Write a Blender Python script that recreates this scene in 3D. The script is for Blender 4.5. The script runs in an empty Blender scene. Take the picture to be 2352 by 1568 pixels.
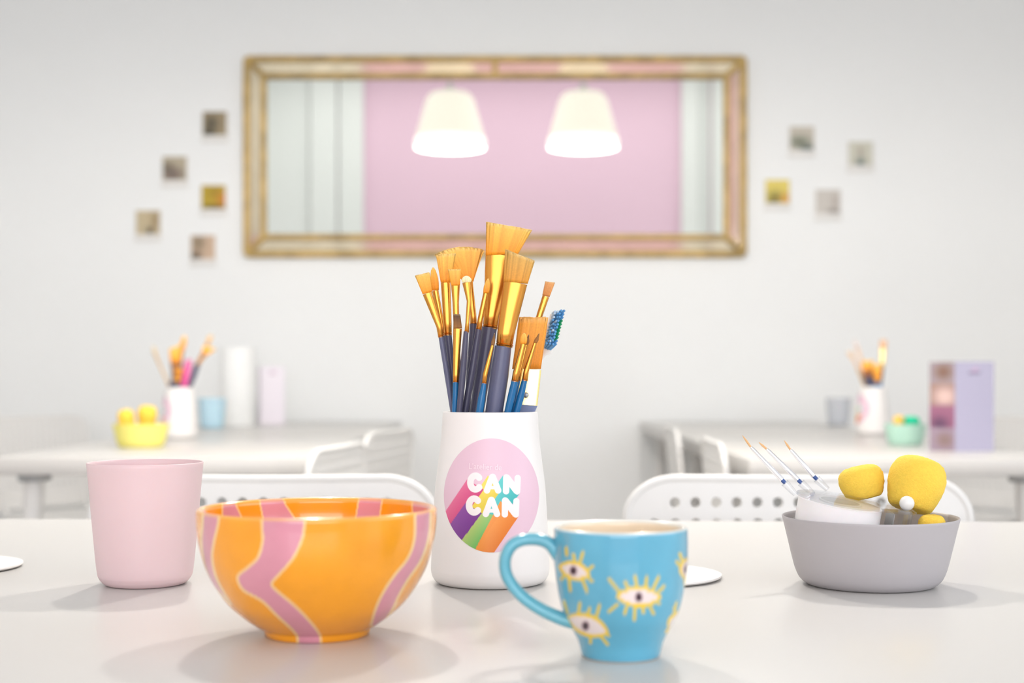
import bpy, bmesh, math, random
import numpy as np
from mathutils import Vector, Matrix
random.seed(7); rng = np.random.default_rng(7)
SC = bpy.context.scene; COL = SC.collection
# ------------------------------------------------------------------ camera, world, lights, exposure
F = 3267.0; CX, HY = 1176.0, 866.0            # focal length in pixels, principal column, horizon row
TZ = 0.74; CZ = TZ + 0.163                    # table height, lens height
cam = bpy.data.cameras.new('camera'); co = bpy.data.objects.new('camera', cam); COL.objects.link(co)
co.location = (0, 0, CZ); co.rotation_euler = (math.pi/2, 0, 0)
cam.sensor_width = 36; cam.lens = 36*F/2352; cam.shift_y = (HY-784)/2352
cam.clip_start = 0.02; cam.clip_end = 60
cam.dof.use_dof = True; cam.dof.focus_distance = 1.115; cam.dof.aperture_fstop = 5.2
SC.camera = co
SC.view_settings.view_transform = 'Standard'; SC.view_settings.look = 'None'
SC.view_settings.gamma = 1; SC.view_settings.use_curve_mapping = False
SC.view_settings.exposure = -0.02
W = bpy.data.worlds.new('world'); SC.world = W; W.use_nodes = True
W.node_tree.nodes['Background'].inputs[0].default_value = (0.80, 0.90, 1.0, 1)
W.node_tree.nodes['Background'].inputs[1].default_value = 1.0
def light(name, typ, loc, energy, color, rot=(0,0,0), **kw):
    l = bpy.data.lights.new(name, typ); l.energy = energy; l.color = color
    for k, v in kw.items(): setattr(l, k, v)
    o = bpy.data.objects.new(name, l); COL.objects.link(o); o.location = loc; o.rotation_euler = rot
    return o
# daylight through the right-hand window, plus an assumed shop window added behind the camera
light('window_daylight', 'AREA', (2.57, 0.1, 1.65), 25, (0.80, 0.90, 1.0), (0, math.pi/2, 0), shape='RECTANGLE', size=1.5, size_y=2.5)
light('added_shop_window_fill', 'AREA', (0.2, -3.46, 1.48), 88, (0.975, 0.985, 1.0), (math.pi/2, 0, 0), shape='RECTANGLE', size=3.7, size_y=1.4)  # added out of view: frontal fill for the back wall and object fronts
light('front_wall_fill', 'AREA', (0, -2.5, 3.97), 31, (1.0, 0.985, 0.97), (0, 0, 0), shape='RECTANGLE', size=4.6, size_y=0.5)  # no fixture here: added fill that brightens the pink wall in the mirror
LAMP_W = 52; DISC_W = 3
LAMPC = (1.0, 0.965, 0.925)

# ------------------------------------------------------------------ helpers
def lin(c):
    c = np.asarray(c, float)/255.0
    return np.where(c <= 0.04045, c/12.92, ((c+0.055)/1.055)**2.4)
def L4(c): return tuple(lin(c)) + (1.0,)
MATS = {}
def mat(name, c, rough=0.5, metal=0.0, var=0.04, vscale=30, bump=0.0, bscale=200, attr=False, trans=0.0, ior=1.45, coat=0.0, emit=None, sss=0.0, dist=0.001):
    if name in MATS: return MATS[name]
    m = bpy.data.materials.new(name); m.use_nodes = True; nt = m.node_tree; N = nt.nodes; K = nt.links
    b = N['Principled BSDF']
    b.inputs['Roughness'].default_value = rough; b.inputs['Metallic'].default_value = metal
    b.inputs['Transmission Weight'].default_value = trans; b.inputs['IOR'].default_value = ior
    b.inputs['Coat Weight'].default_value = coat; b.inputs['Coat Roughness'].default_value = 0.06
    if sss:
        b.inputs['Subsurface Weight'].default_value = sss; b.inputs['Subsurface Scale'].default_value = 0.005
    tc = N.new('ShaderNodeTexCoord'); nz = N.new('ShaderNodeTexNoise'); nz.inputs['Scale'].default_value = vscale; nz.inputs['Detail'].default_value = 4
    K.new(tc.outputs['Object'], nz.inputs['Vector'])
    mr = N.new('ShaderNodeMapRange'); mr.inputs['From Min'].default_value = 0.3; mr.inputs['From Max'].default_value = 0.7
    mr.inputs['To Min'].default_value = 1-var; mr.inputs['To Max'].default_value = 1.0
    K.new(nz.outputs['Fac'], mr.inputs['Value'])
    mx = N.new('ShaderNodeMix'); mx.data_type = 'RGBA'; mx.blend_type = 'MULTIPLY'; mx.inputs[0].default_value = 1.0
    if attr:
        a = N.new('ShaderNodeAttribute'); a.attribute_name = 'Col'; K.new(a.outputs['Color'], mx.inputs[6])
    else:
        mx.inputs[6].default_value = L4(c)
    K.new(mr.outputs['Result'], mx.inputs[7]); K.new(mx.outputs[2], b.inputs['Base Color'])
    if bump:
        n2 = N.new('ShaderNodeTexNoise'); n2.inputs['Scale'].default_value = bscale; n2.inputs['Detail'].default_value = 3
        K.new(tc.outputs['Object'], n2.inputs['Vector'])
        bp = N.new('ShaderNodeBump'); bp.inputs['Strength'].default_value = bump; bp.inputs['Distance'].default_value = dist
        K.new(n2.outputs['Fac'], bp.inputs['Height']); K.new(bp.outputs['Normal'], b.inputs['Normal'])
    if emit:
        b.inputs['Emission Color'].default_value = L4(emit[0]); b.inputs['Emission Strength'].default_value = emit[1]
    MATS[name] = m; return m
def px(x, y, d): return Vector(((x-CX)*d/F, d, CZ-(y-HY)*d/F))
def empty(name, loc, rz=0):
    o = bpy.data.objects.new(name, None); COL.objects.link(o); o.location = loc; o.rotation_euler = (0, 0, rz)
    o.empty_display_size = 0.02; return o
def tag(o, label=None, cat=None, group=None, kind=None):
    if label: o['label'] = label
    if cat: o['category'] = cat
    if group: o['group'] = group
    if kind: o['kind'] = kind
    return o
def thing(name, loc, label, cat, group=None, rz=0): return tag(empty(name, loc, rz), label, cat, group)
def mk(name, v, f, m, parent=None, smooth=True, col=None, sharp=40, rel=None):
    """link one mesh object; rel = world origin subtracted from the vertices (the parent's location)"""
    me = bpy.data.meshes.new(name)
    v = np.asarray([tuple(p) for p in v], float) if not isinstance(v, np.ndarray) else v
    if rel is not None: v = v - np.asarray(rel, float)
    me.from_pydata(v.tolist() if len(v) < 1e6 else v, [], f)
    if col is not None:
        a = me.color_attributes.new('Col', 'FLOAT_COLOR', 'POINT')
        cc = np.ones((len(v), 4), np.float32); cc[:, :3] = col; a.data.foreach_set('color', cc.ravel())
    me.validate(); me.update()
    bm = bmesh.new(); bm.from_mesh(me); bmesh.ops.recalc_face_normals(bm, faces=bm.faces); bm.to_mesh(me); bm.free()
    if smooth:
        me.polygons.foreach_set('use_smooth', [True]*len(me.polygons))
        if sharp < 180: me.set_sharp_from_angle(angle=math.radians(sharp))
    me.materials.append(m)
    o = bpy.data.objects.new(name, me); COL.objects.link(o)
    if parent: o.parent = parent
    return o
class MB:
    def __init__(s): s.v = []; s.f = []
    def add(s, v, f):
        n = len(s.v); s.v += [tuple(p) for p in v]; s.f += [tuple(i+n for i in q) for q in f]
    def box(s, a, b, bev=0.0):
        x0, y0, z0 = a; x1, y1, z1 = b
        if bev <= 0:
            s.add([(x0,y0,z0),(x1,y0,z0),(x1,y1,z0),(x0,y1,z0),(x0,y0,z1),(x1,y0,z1),(x1,y1,z1),(x0,y1,z1)],
                  [(0,3,2,1),(4,5,6,7),(0,1,5,4),(1,2,6,5),(2,3,7,6),(3,0,4,7)])
        else:
            bm = bmesh.new(); bmesh.ops.create_cube(bm, size=1)
            for q in bm.verts: q.co = Vector(((x0+x1)/2+q.co.x*(x1-x0), (y0+y1)/2+q.co.y*(y1-y0), (z0+z1)/2+q.co.z*(z1-z0)))
            bmesh.ops.bevel(bm, geom=bm.edges[:], offset=bev, segments=2, profile=0.5, affect='EDGES')
            bm.verts.index_update(); s.add([q.co[:] for q in bm.verts], [[q.index for q in fc.verts] for fc in bm.faces]); bm.free()
    def tube(s, pts, radii, seg=12, cap=True, ell=1.0, up=None):
        v, f = tube(pts, radii, seg, cap, ell, up); s.add(v, f)
    def build(s, name, m, parent=None, rel=None, **kw): return mk(name, s.v, s.f, m, parent, rel=rel, **kw)
def tube(pts, radii, seg=12, cap=True, ell=1.0, up=None):
    pts = [Vector(p) for p in pts]; n = len(pts)
    if not hasattr(radii, '__len__'): radii = [radii]*n
    v = []; f = []; ref = Vector(up) if up else None
    for i, p in enumerate(pts):
        t = (pts[min(i+1, n-1)] - pts[max(i-1, 0)]).normalized()
        if ref is None: ref = Vector((0,0,1)) if abs(t.z) < 0.9 else Vector((1,0,0))
        a = (ref - t*ref.dot(t)).normalized(); b = t.cross(a)
        if not up: ref = a
        for k in range(seg):
            w = 2*math.pi*k/seg; v.append(p + a*math.cos(w)*radii[i]*ell + b*math.sin(w)*radii[i])
    for i in range(n-1):
        for k in range(seg):
            k2 = (k+1) % seg; f.append((i*seg+k, i*seg+k2, (i+1)*seg+k2, (i+1)*seg+k))
    if cap: f.append(tuple(range(seg-1, -1, -1))); f.append(tuple((n-1)*seg+k for k in range(seg)))
    return v, f
def cr(P, n):
    """Catmull-Rom through the points P, n steps per span"""
    P = np.asarray(P, float); out = []
    Q = np.vstack([2*P[0]-P[1], P, 2*P[-1]-P[-2]])
    for i in range(1, len(Q)-2):
        p0, p1, p2, p3 = Q[i-1:i+3]
        for k in range(n):
            t = k/n; out.append(0.5*((2*p1)+(-p0+p2)*t+(2*p0-5*p1+4*p2-p3)*t*t+(-p0+3*p1-3*p2+p3)*t**3))
    out.append(P[-1]); return np.array(out)
def lathe(prof, seg, closed_axis=True):
    """prof: (r, z) rows from one axis end to the other; r=0 ends become one vertex"""
    prof = [(float(r), float(z)) for r, z in prof]; v = []; f = []; rows = []
    for r, z in prof:
        if r < 1e-6: rows.append([len(v)]); v.append((0, 0, z))
        else:
            st = len(v); rows.append(list(range(st, st+seg)))
            for k in range(seg):
                a = 2*math.pi*k/seg; v.append((r*math.sin(a), -r*math.cos(a), z))
    for A, B in zip(rows[:-1], rows[1:]):
        for k in range(seg):
            k2 = (k+1) % seg
            if len(A) == 1 and len(B) == 1: continue
            if len(A) == 1: f.append((A[0], B[k2], B[k]))
            elif len(B) == 1: f.append((A[k], A[k2], B[0]))
            else: f.append((A[k], A[k2], B[k2], B[k]))
    return np.array(v), f, rows
def sdpoly(P, poly):
    """signed distance (inside negative) of the points P (N,2) to a closed polygon"""
    poly = np.asarray(poly, float); d = np.full(len(P), 1e9); ins = np.zeros(len(P), bool)
    for i in range(len(poly)):
        a = poly[i]; b = poly[(i+1) % len(poly)]; e = b-a; w = P-a
        t = np.clip((w@e)/max(e@e, 1e-9), 0, 1); q = w - t[:, None]*e
        d = np.minimum(d, np.hypot(q[:, 0], q[:, 1]))
        c = ((a[1] > P[:, 1]) != (b[1] > P[:, 1]))
        with np.errstate(divide='ignore', invalid='ignore'):
            xx = (b[0]-a[0])*(P[:, 1]-a[1])/(b[1]-a[1]+1e-12)+a[0]
        ins ^= c & (P[:, 0] < xx)
    return np.where(ins, -d, d)
def sdseg(P, a, b):
    a = np.asarray(a, float); b = np.asarray(b, float); e = b-a; w = P-a
    t = np.clip((w@e)/max(e@e, 1e-9), 0, 1); q = w - t[:, None]*e
    return np.hypot(q[:, 0], q[:, 1])
def sstep(x, a, b):
    t = np.clip((x-a)/(b-a), 0, 1); return t*t*(3-2*t)
def blend(col, c, m): return col*(1-m[:, None]) + lin(c)[None, :]*m[:, None]
def proj(v):
    v = np.asarray(v); return np.stack([CX+F*v[:, 0]/v[:, 1], HY-F*(v[:, 2]-CZ)/v[:, 1]], 1)
def copy_tree(o, parent=None):
    c = o.copy(); COL.objects.link(c)
    if parent: c.parent = parent
    for ch in list(o.children): copy_tree(ch, c)
    return c

M_WHITE_WALL = mat('wall_paint', (246, 247, 246), 0.7, var=0.015, vscale=3, bump=0.08, bscale=120)
M_TABLE = mat('white_laminate', (206, 203, 199), 0.28, var=0.012, vscale=6)
M_TABLE2 = M_TABLE
M_STEEL = mat('pale_steel', (176, 178, 180), 0.35, 0.6)
M_WHITE_PL = mat('white_plastic', (238, 236, 233), 0.38, var=0.02)
M_GOLD = mat('brush_gold', (208, 145, 66), 0.26, 1.0, var=0.08, vscale=60)
M_GOLD2 = mat('pale_gold', (252, 226, 150), 0.25, 1.0, var=0.04)
M_BRIS = mat('bristle', (0, 0, 0), 0.55, attr=True, var=0.12, vscale=900)
M_PAINT = mat('painted_glaze', (0, 0, 0), 0.22, attr=True, var=0.15, vscale=26, coat=0.55, bump=0.05, bscale=60)
M_PRINT = mat('printed_colour', (0, 0, 0), 0.4, attr=True, var=0.01)
M_SLATE = mat('slate_lacquer', (98, 101, 128), 0.32, var=0.08, vscale=80)
M_NAVY = mat('navy_lacquer', (78, 77, 100), 0.32, var=0.08, vscale=80)
M_BLUE = mat('blue_lacquer', (22, 104, 158), 0.25, var=0.05)
M_PINKH = mat('pink_lacquer', (226, 92, 158), 0.3)
M_BROWN = mat('brown_wood', (120, 72, 44), 0.45)
M_BEIGE = mat('pale_wood', (214, 178, 132), 0.5)
def clear():
    m = bpy.data.materials.new('clear_plastic'); m.use_nodes = True; nt = m.node_tree; N = nt.nodes; K = nt.links; N.remove(N['Principled BSDF'])
    tr = N.new('ShaderNodeBsdfTransparent'); tr.inputs[0].default_value = (.97, .975, .985, 1); gl = N.new('ShaderNodeBsdfGlossy'); gl.inputs['Roughness'].default_value = .04
    lw = N.new('ShaderNodeLayerWeight'); lw.inputs[0].default_value = .38; mx = N.new('ShaderNodeMixShader')
    mr = N.new('ShaderNodeMapRange'); mr.inputs['To Min'].default_value = .04; mr.inputs['To Max'].default_value = .38
    K.new(lw.outputs['Fresnel'], mr.inputs['Value']); K.new(mr.outputs['Result'], mx.inputs[0]); K.new(tr.outputs[0], mx.inputs[1]); K.new(gl.outputs[0], mx.inputs[2]); K.new(mx.outputs[0], N['Material Output'].inputs[0]); return m
M_CLEAR = clear()
M_SPONGE = mat('yellow_sponge', (251, 210, 80), 0.85, var=0.08, vscale=500, bump=0.6, bscale=900, sss=0.15)
M_CERAM = mat('white_ceramic', (240, 236, 233), 0.42, var=0.015)

# ------------------------------------------------------------------ room shell
def struct(name, mb, m, parent=None):
    o = mb.build(name, m, parent, smooth=False)
    if not parent: o['kind'] = 'structure'
    return o
X0, X1, Y0, Y1, ZC = -2.6, 2.6, -3.5, 5.3, 4.0
b = MB(); b.box((X0-.1, Y0-.1, -.1), (X1+.1, Y1+.1, 0)); struct('floor', b, mat('pale_floor', (165, 158, 150), 0.4, var=0.05, vscale=8))
b = MB(); b.box((X0-.1, Y0-.1, ZC), (X1+.1, Y1+.1, ZC+.1)); struct('ceiling', b, M_WHITE_WALL)
b = MB(); b.box((X0-.1, Y1, 0), (X1+.1, Y1+.1, ZC)); struct('wall_back', b, M_WHITE_WALL)
b = MB(); b.box((X0-.1, Y0-.1, 0), (X0, Y1, ZC)); struct('wall_left', b, M_WHITE_WALL)
b = MB()
wy0, wy1, wz0, wz1 = -1.2, 1.4, 0.85, 2.45
b.box((X1, Y0-.1, 0), (X1+.12, wy0, ZC)); b.box((X1, wy1, 0), (X1+.12, Y1+.1, ZC))
b.box((X1, wy0, 0), (X1+.12, wy1, wz0)); b.box((X1, wy0, wz1), (X1+.12, wy1, ZC)); struct('wall_right', b, M_WHITE_WALL)
w1 = tag(empty('window_1', (X1+.06, (wy0+wy1)/2, wz0)), kind='structure')
b = MB(); hw = (wy1-wy0)/2; hh = wz1-wz0
for y_ in (-hw, -0.03, hw-.06): b.box((-.03, y_, 0), (.03, y_+.06, hh))
for z_ in (0, hh-.06): b.box((-.03, -hw, z_), (.03, hw, z_+.06))
b.build('window_frame', M_WHITE_PL, w1, smooth=False)
for y_ in (-hw+.06, .03):
    b = MB(); b.box((-.004, y_, .06), (.004, y_+hw-.09, hh-.06)); b.build('pane', M_CLEAR, w1, smooth=False)
# wall behind the camera: pink field between white casings (seen in the mirror)
b = MB(); fx0, fx1, fz0, fz1 = -1.75, 2.15, .75, 2.24
b.box((X0-.1, Y0-.1, fz1), (X1+.1, Y0, ZC)); b.box((X0-.1, Y0-.1, 0), (X1+.1, Y0, fz0)); b.box((X0-.1, Y0-.1, fz0), (fx0, Y0, fz1)); b.box((fx1, Y0-.1, fz0), (X1+.1, Y0, fz1)); struct('wall_front', b, mat('pink_wall_paint', (240, 206, 224), 0.7, var=0.02, vscale=2))
M_CASE = mat('casing_white', (240, 243, 240), 0.6, var=0.02)
def trim(n, x0, x1, dep): 
    q = MB(); q.box((x0, Y0, 2.28), (x1, Y0+dep, ZC)); struct('trim_%d' % n, q, M_CASE)
trim(1, X0, -2.0, .05); trim(2, -1.985, -1.72, .09); trim(3, -1.705, -1.465, .06)
trim(4, 1.672, 1.84, .07); trim(5, 1.85, 1.95, .02); trim(6, 1.97, X1, .08)
w2 = tag(empty('added_shop_window', ((fx0+fx1)/2, Y0-.05, fz0)), kind='structure'); hw = (fx1-fx0)/2; hh = fz1-fz0; b = MB()  # unseen shop window, added below the mirror's view for the frontal fill
for i in range(4): b.box((-hw+i*(2*hw-.05)/3, -.03, 0), (-hw+i*(2*hw-.05)/3+.05, .03, hh))
for z_ in (0, hh-.05): b.box((-hw, -.03, z_), (hw, .03, z_+.05))
b.build('window_frame', M_WHITE_PL, w2, smooth=False)
for i in range(3):
    q = MB(); a_ = -hw+i*(2*hw-.05)/3+.05; q.box((a_, -.004, .05), (a_+(2*hw-.05)/3-.05, .004, hh-.05)); q.build('pane', M_CLEAR, w2, smooth=False)
b = MB(); b.box((X0, Y1-.015, 0), (X1, Y1, .09)); struct('baseboard_back', b, M_WHITE_PL)

# ------------------------------------------------------------------ tables
def make_table(name, x0, x1, y0, y1, label, cat='table', group=None, rz=0, inner=None):
    cx, cy = (x0+x1)/2, (y0+y1)/2
    t = thing(name, (cx, cy, 0), label, cat, group, rz); hx, hy = (x1-x0)/2, (y1-y0)/2
    q = MB(); q.box((-hx, -hy, TZ-.034), (hx, hy, TZ), .002); q.build('tabletop', M_TABLE, t)
    for sx in (-1, 1):
        for sy in (-1, 1):
            iy = inner[1 if sy < 0 else 2] if inner and inner[0] == sx else .075
            q = MB(); q.tube([(sx*(hx-.075), sy*(hy-iy), TZ-.034), (sx*(hx-.05), sy*(hy-iy+.025), 0)], [.021, .013], 14); lg = q.build('leg', M_WHITE_PL, t)
            q = MB(); q.tube([(sx*(hx-.075), sy*(hy-iy), TZ-.034), (sx*(hx-.0755), sy*(hy-iy-.0005), TZ-.05)], [.035, .033], 14); q.build('leg_plate', M_STEEL, lg)
    return t
make_table('work_table', -.95, .95, .46, 1.622, 'white table in front, under the striped bowl and the blue mug', rz=math.radians(-1.7))
make_table('side_table', -1.06, -.41, 2.86, 4.06, 'narrow white table under the yellow bowl, near end on the left', group='white tables running to the wall', inner=(1, .26, .075))
make_table('side_table', -1.06, -.41, 4.066, 5.266, 'narrow white table against the wall, under the pale folded leaflet', group='white tables running to the wall')
make_table('side_table', .47, 1.12, 2.82, 4.03, 'narrow white table under the mint bowl, near end on the right', group='white tables running to the wall', inner=(-1, .47, .53))
make_table('side_table', .47, 1.12, 4.036, 5.246, 'narrow white table against the wall, behind the mint bowl', group='white tables running to the wall', inner=(-1, .16, .075))

# ------------------------------------------------------------------ perforated chairs
CT = 0.7803
def chair_back():
    hw, top, bot = .2135, CT, .47
    cu = bpy.data.curves.new('back_outline', 'CURVE'); cu.dimensions = '2D'; cu.fill_mode = 'BOTH'; cu.extrude = .0022; cu.bevel_depth = .001; cu.bevel_resolution = 1
    def spl(pts):
        s = cu.splines.new('POLY'); s.points.add(len(pts)-1); s.use_cyclic_u = True
        for p, q in zip(s.points, pts): p.co = (q[0], q[1], 0, 1)
    pts = []; r = .058
    def arc(cx, cy, rx, ry, a0, a1, n=14):
        for i in range(n+1):
            a = math.radians(a0+(a1-a0)*i/n); pts.append((cx+rx*math.cos(a), cy+ry*math.sin(a)))
    arc(-hw+.03+.0, bot+.03, .03, .03, 180, 270, 6)
    for i in range(1, 16): pts.append((-hw+.03+(2*hw-.06)*i/16, bot))
    arc(hw-.03, bot+.03, .03, .03, 270, 360, 6)
    arc(hw-.062, top-.05, .062, .05, 0, 90)
    for i in range(1, 20): pts.append((hw-.062-(2*hw-.124)*i/20, top))
    arc(-hw+.062, top-.05, .062, .05, 90, 180)
    spl(pts); p = .02535
    for row in range(9):
        n = 13 if row == 0 else 15
        for k in range(n):
            x = (k-(n-1)/2)*p; y = top-.031-row*p
            if abs(x) > hw-.03 or y < bot+.03: continue
            spl([(x+.0072*math.cos(-2*math.pi*i/14), y+.0072*math.sin(-2*math.pi*i/14)) for i in range(14)])
    o = bpy.data.objects.new('tmp', cu); COL.objects.link(o); dg = bpy.context.evaluated_depsgraph_get()
    me = bpy.data.meshes.new_from_object(o.evaluated_get(dg)); bpy.data.objects.remove(o); bpy.data.curves.remove(cu)
    for v in me.vertices:
        x, y, z = v.co; v.co = (x, .20+z-(top-y)*.10, y)
    me.materials.clear(); me.materials.append(M_WHITE_PL); me.name = 'backrest'
    global RIMP
    RIMP = [(p[0], .20-(top-p[1])*.10, p[1]) for p in pts]
    return me
BACK = chair_back()
def make_chair(label):
    t = thing('perforated_chair', (0, 0, 0), label, 'chair', 'white perforated chairs')
    o = bpy.data.objects.new('backrest', BACK); COL.objects.link(o); o.parent = t
    q = MB(); n = len(RIMP); ctr = sum((Vector(p) for p in RIMP), Vector())/n
    vv, ff = tube([Vector(p)+(ctr-Vector(p)).normalized()*.003 for p in RIMP]+[Vector(RIMP[0])+(ctr-Vector(RIMP[0])).normalized()*.003], .0055, 10, up=(0, 1, 0)); q.add(vv, ff); q.build('back_rim', M_WHITE_PL, o)
    # seat: dished rounded square
    v = []; f = []; n = 20
    def se(a, r): 
        c, s = math.cos(a), math.sin(a); k = (abs(c)**5+abs(s)**5)**(-.2); return c*k*r, s*k*r
    rr = [0, .3, .6, .85, .96, 1.0, .985]; zz = [.438, .439, .442, .450, .456, .452, .440]
    v.append((0, -.02, .438)); 
    for i in range(1, len(rr)):
        for k in range(40):
            x, y = se(2*math.pi*k/40, rr[i]); v.append((x*.205, y*.20-.02, zz[i]))
    nb = len(v); v.append((0, -.02, .430))
    for k in range(40): f.append((0, 1+k, 1+(k+1) % 40))
    for i in range(len(rr)-2):
        for k in range(40):
            a = 1+i*40+k; b2 = 1+i*40+(k+1) % 40; f.append((a, a+40, b2+40, b2))
    for k in range(40): f.append((nb, nb-40+(k+1) % 40, nb-40+k))
    mk('seat', v, f, M_WHITE_PL, t)
    for sx in (-1, 1):
        q = MB(); q.tube([(sx*.17, -.165, .436), (sx*.19, -.205, 0)], .0085, 10); q.build('leg', M_STEEL, t)
        q = MB(); q.tube([(sx*.17, .13, .436), (sx*.19, .20, 0)], .0085, 10); q.build('leg', M_STEEL, t)
        q = MB(); q.tube([(sx*.17, .12, .436), (sx*.172, .155, .47), (sx*.175, .168, .55)], .0075, 10); q.build('back_support', M_WHITE_PL, t)
    return t
c0 = make_chair('white perforated chair behind the pink cup and striped bowl')
dch = 1.75
c0.location = ((606-CX)*dch/F, dch-.20, 0)
def chair(label, bx, by, rot, zs=.985):
    c = copy_tree(c0); c['label'] = label
    # (bx, by): middle of the top of the backrest; rot: 0 faces the camera
    c.rotation_euler = (0, 0, rot); c.scale = (1, 1, zs)
    c.location = (bx-(-.2*math.sin(rot)), by-.2*math.cos(rot), 0); return c
R = math.radians
chair('white perforated chair behind the grey bowl', (1832-CX)*dch/F, dch, R(.6), 1.0)
chair('white chair at the left side table, nearer of the two, seen edge-on', -.335, 2.77, R(-90-8))
chair('white chair at the left side table, farther of the two, seen edge-on', -.305, 3.58, R(-90-12))
chair('white chair at the right side table, nearer of the two, seen edge-on', .425, 3.02, R(90-2))
chair('white chair at the right side table, farther of the two, seen edge-on', .425, 3.80, R(90-2))
chair('white chair by the far wall beyond the yellow bowl', -1.62, 4.86, R(58))
chair('white chair by the far wall beyond the lilac leaflet', 1.62, 4.86, R(-58))

# ------------------------------------------------------------------ mirror
def mirror():
    d = Y1-.03; s = d/F
    xl, xr = (557-CX)*s, (1717-CX)*s; zt, zb = CZ-(126-HY)*s, CZ-(591-HY)*s
    cx, cz = (xl+xr)/2, (zt+zb)/2; hx, hz = (xr-xl)/2, (zt-zb)/2
    t = thing('wall_mirror', (cx, Y1, cz), 'long framed mirror with distressed gold double border on the back wall', 'mirror')
    M_FR = MATS.get('aged_gold') or mat('aged_gold', (216, 184, 118), 0.45, 0.35, var=0.42, vscale=16, bump=0.5, bscale=60, dist=.003)
    M_MIR = mat('mirror_silver', (240, 242, 238), 0.0, 1.0, var=0.0)
    M_MIR2 = mat('aged_mirror_border', (234, 218, 192), 0.05, 0.92, var=0.12, vscale=12)
    q = MB(); q.box((-hx+.004, -.012, -hz+.004), (hx-.004, -.002, hz-.004)); q.build('backing', M_WHITE_PL, t, smooth=False)
    ow, iw, st = .026, .022, .040
    def rails(o, w, yc, dep, nm):
        a, c = hx-o, hz-o
        for k, (p0, p1) in enumerate([((-a, c), (a, c)), ((-a, -c), (a, -c)), ((-a, -c), (-a, c)), ((a, -c), (a, c))]):
            n = 60 if k < 2 else 26; pts = [(p0[0]+(p1[0]-p0[0])*i/n, yc, p0[1]+(p1[1]-p0[1])*i/n) for i in range(n+1)]
            rad = [w/2*(1+.05*random.uniform(-1, 1)) for _ in pts]
            q = MB(); q.tube(pts, rad, 10, ell=1.0); q.build(nm, M_FR, t)
    rails(ow/2, ow, -.022, .02, 'outer_bead'); io = ow+st+iw/2; rails(io, iw, -.026, .02, 'inner_bead')
    th = math.tan(R(1.75))
    a0, c0_ = hx-ow*.5, hz-ow*.5; a1, c1 = hx-ow-st-.006, hz-ow-st-.006
    y0 = -.018
    def quad(p, nm):  # outer pair nearer the viewer: the border glass leans inwards
        (xa, za), (xb, zb_), (xc, zc), (xd, zd) = p; e = (st+.02)*th
        v = [(xa, y0-e, za), (xb, y0-e, zb_), (xc, y0, zc), (xd, y0, zd)]
        v += [(x, -.013, z) for x, z in p]
        mk(nm, v, [(0,1,2,3), (7,6,5,4), (0,4,5,1), (1,5,6,2), (2,6,7,3), (3,7,4,0)], M_MIR2, t, smooth=False)
    quad([(-a0, c0_), (0, c0_), (0, c1), (-a1, c1)], 'border_glass'); quad([(0, c0_), (a0, c0_), (a1, c1), (0, c1)], 'border_glass')
    quad([(-a0, -c0_), (0, -c0_), (0, -c1), (-a1, -c1)], 'border_glass'); quad([(0, -c0_), (a0, -c0_), (a1, -c1), (0, -c1)], 'border_glass')
    quad([(-a0, -c0_), (-a0, c0_), (-a1, c1), (-a1, -c1)], 'border_glass'); quad([(a0, -c0_), (a0, c0_), (a1, c1), (a1, -c1)], 'border_glass')
    for sx in (-1, 1):
        for sz in (-1, 1):
            q = MB(); q.tube([(sx*(hx-.012), -.026, sz*(hz-.012)), (sx*(hx-io), -.028, sz*(hz-io))], .011, 10); q.build('corner_bead', M_FR, t)
    for sz in (-1, 1):
        q = MB(); q.tube([(0, -.026, sz*(hz-.008)), (0, -.028, sz*(hz-io-.004))], .011, 10); q.build('joint_bead', M_FR, t)
    q = MB(); q.box((-hx+io, -.0165, -hz+io), (hx-io, -.0125, hz-io)); q.build('mirror_glass', M_MIR, t, smooth=False)
mirror()

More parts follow.
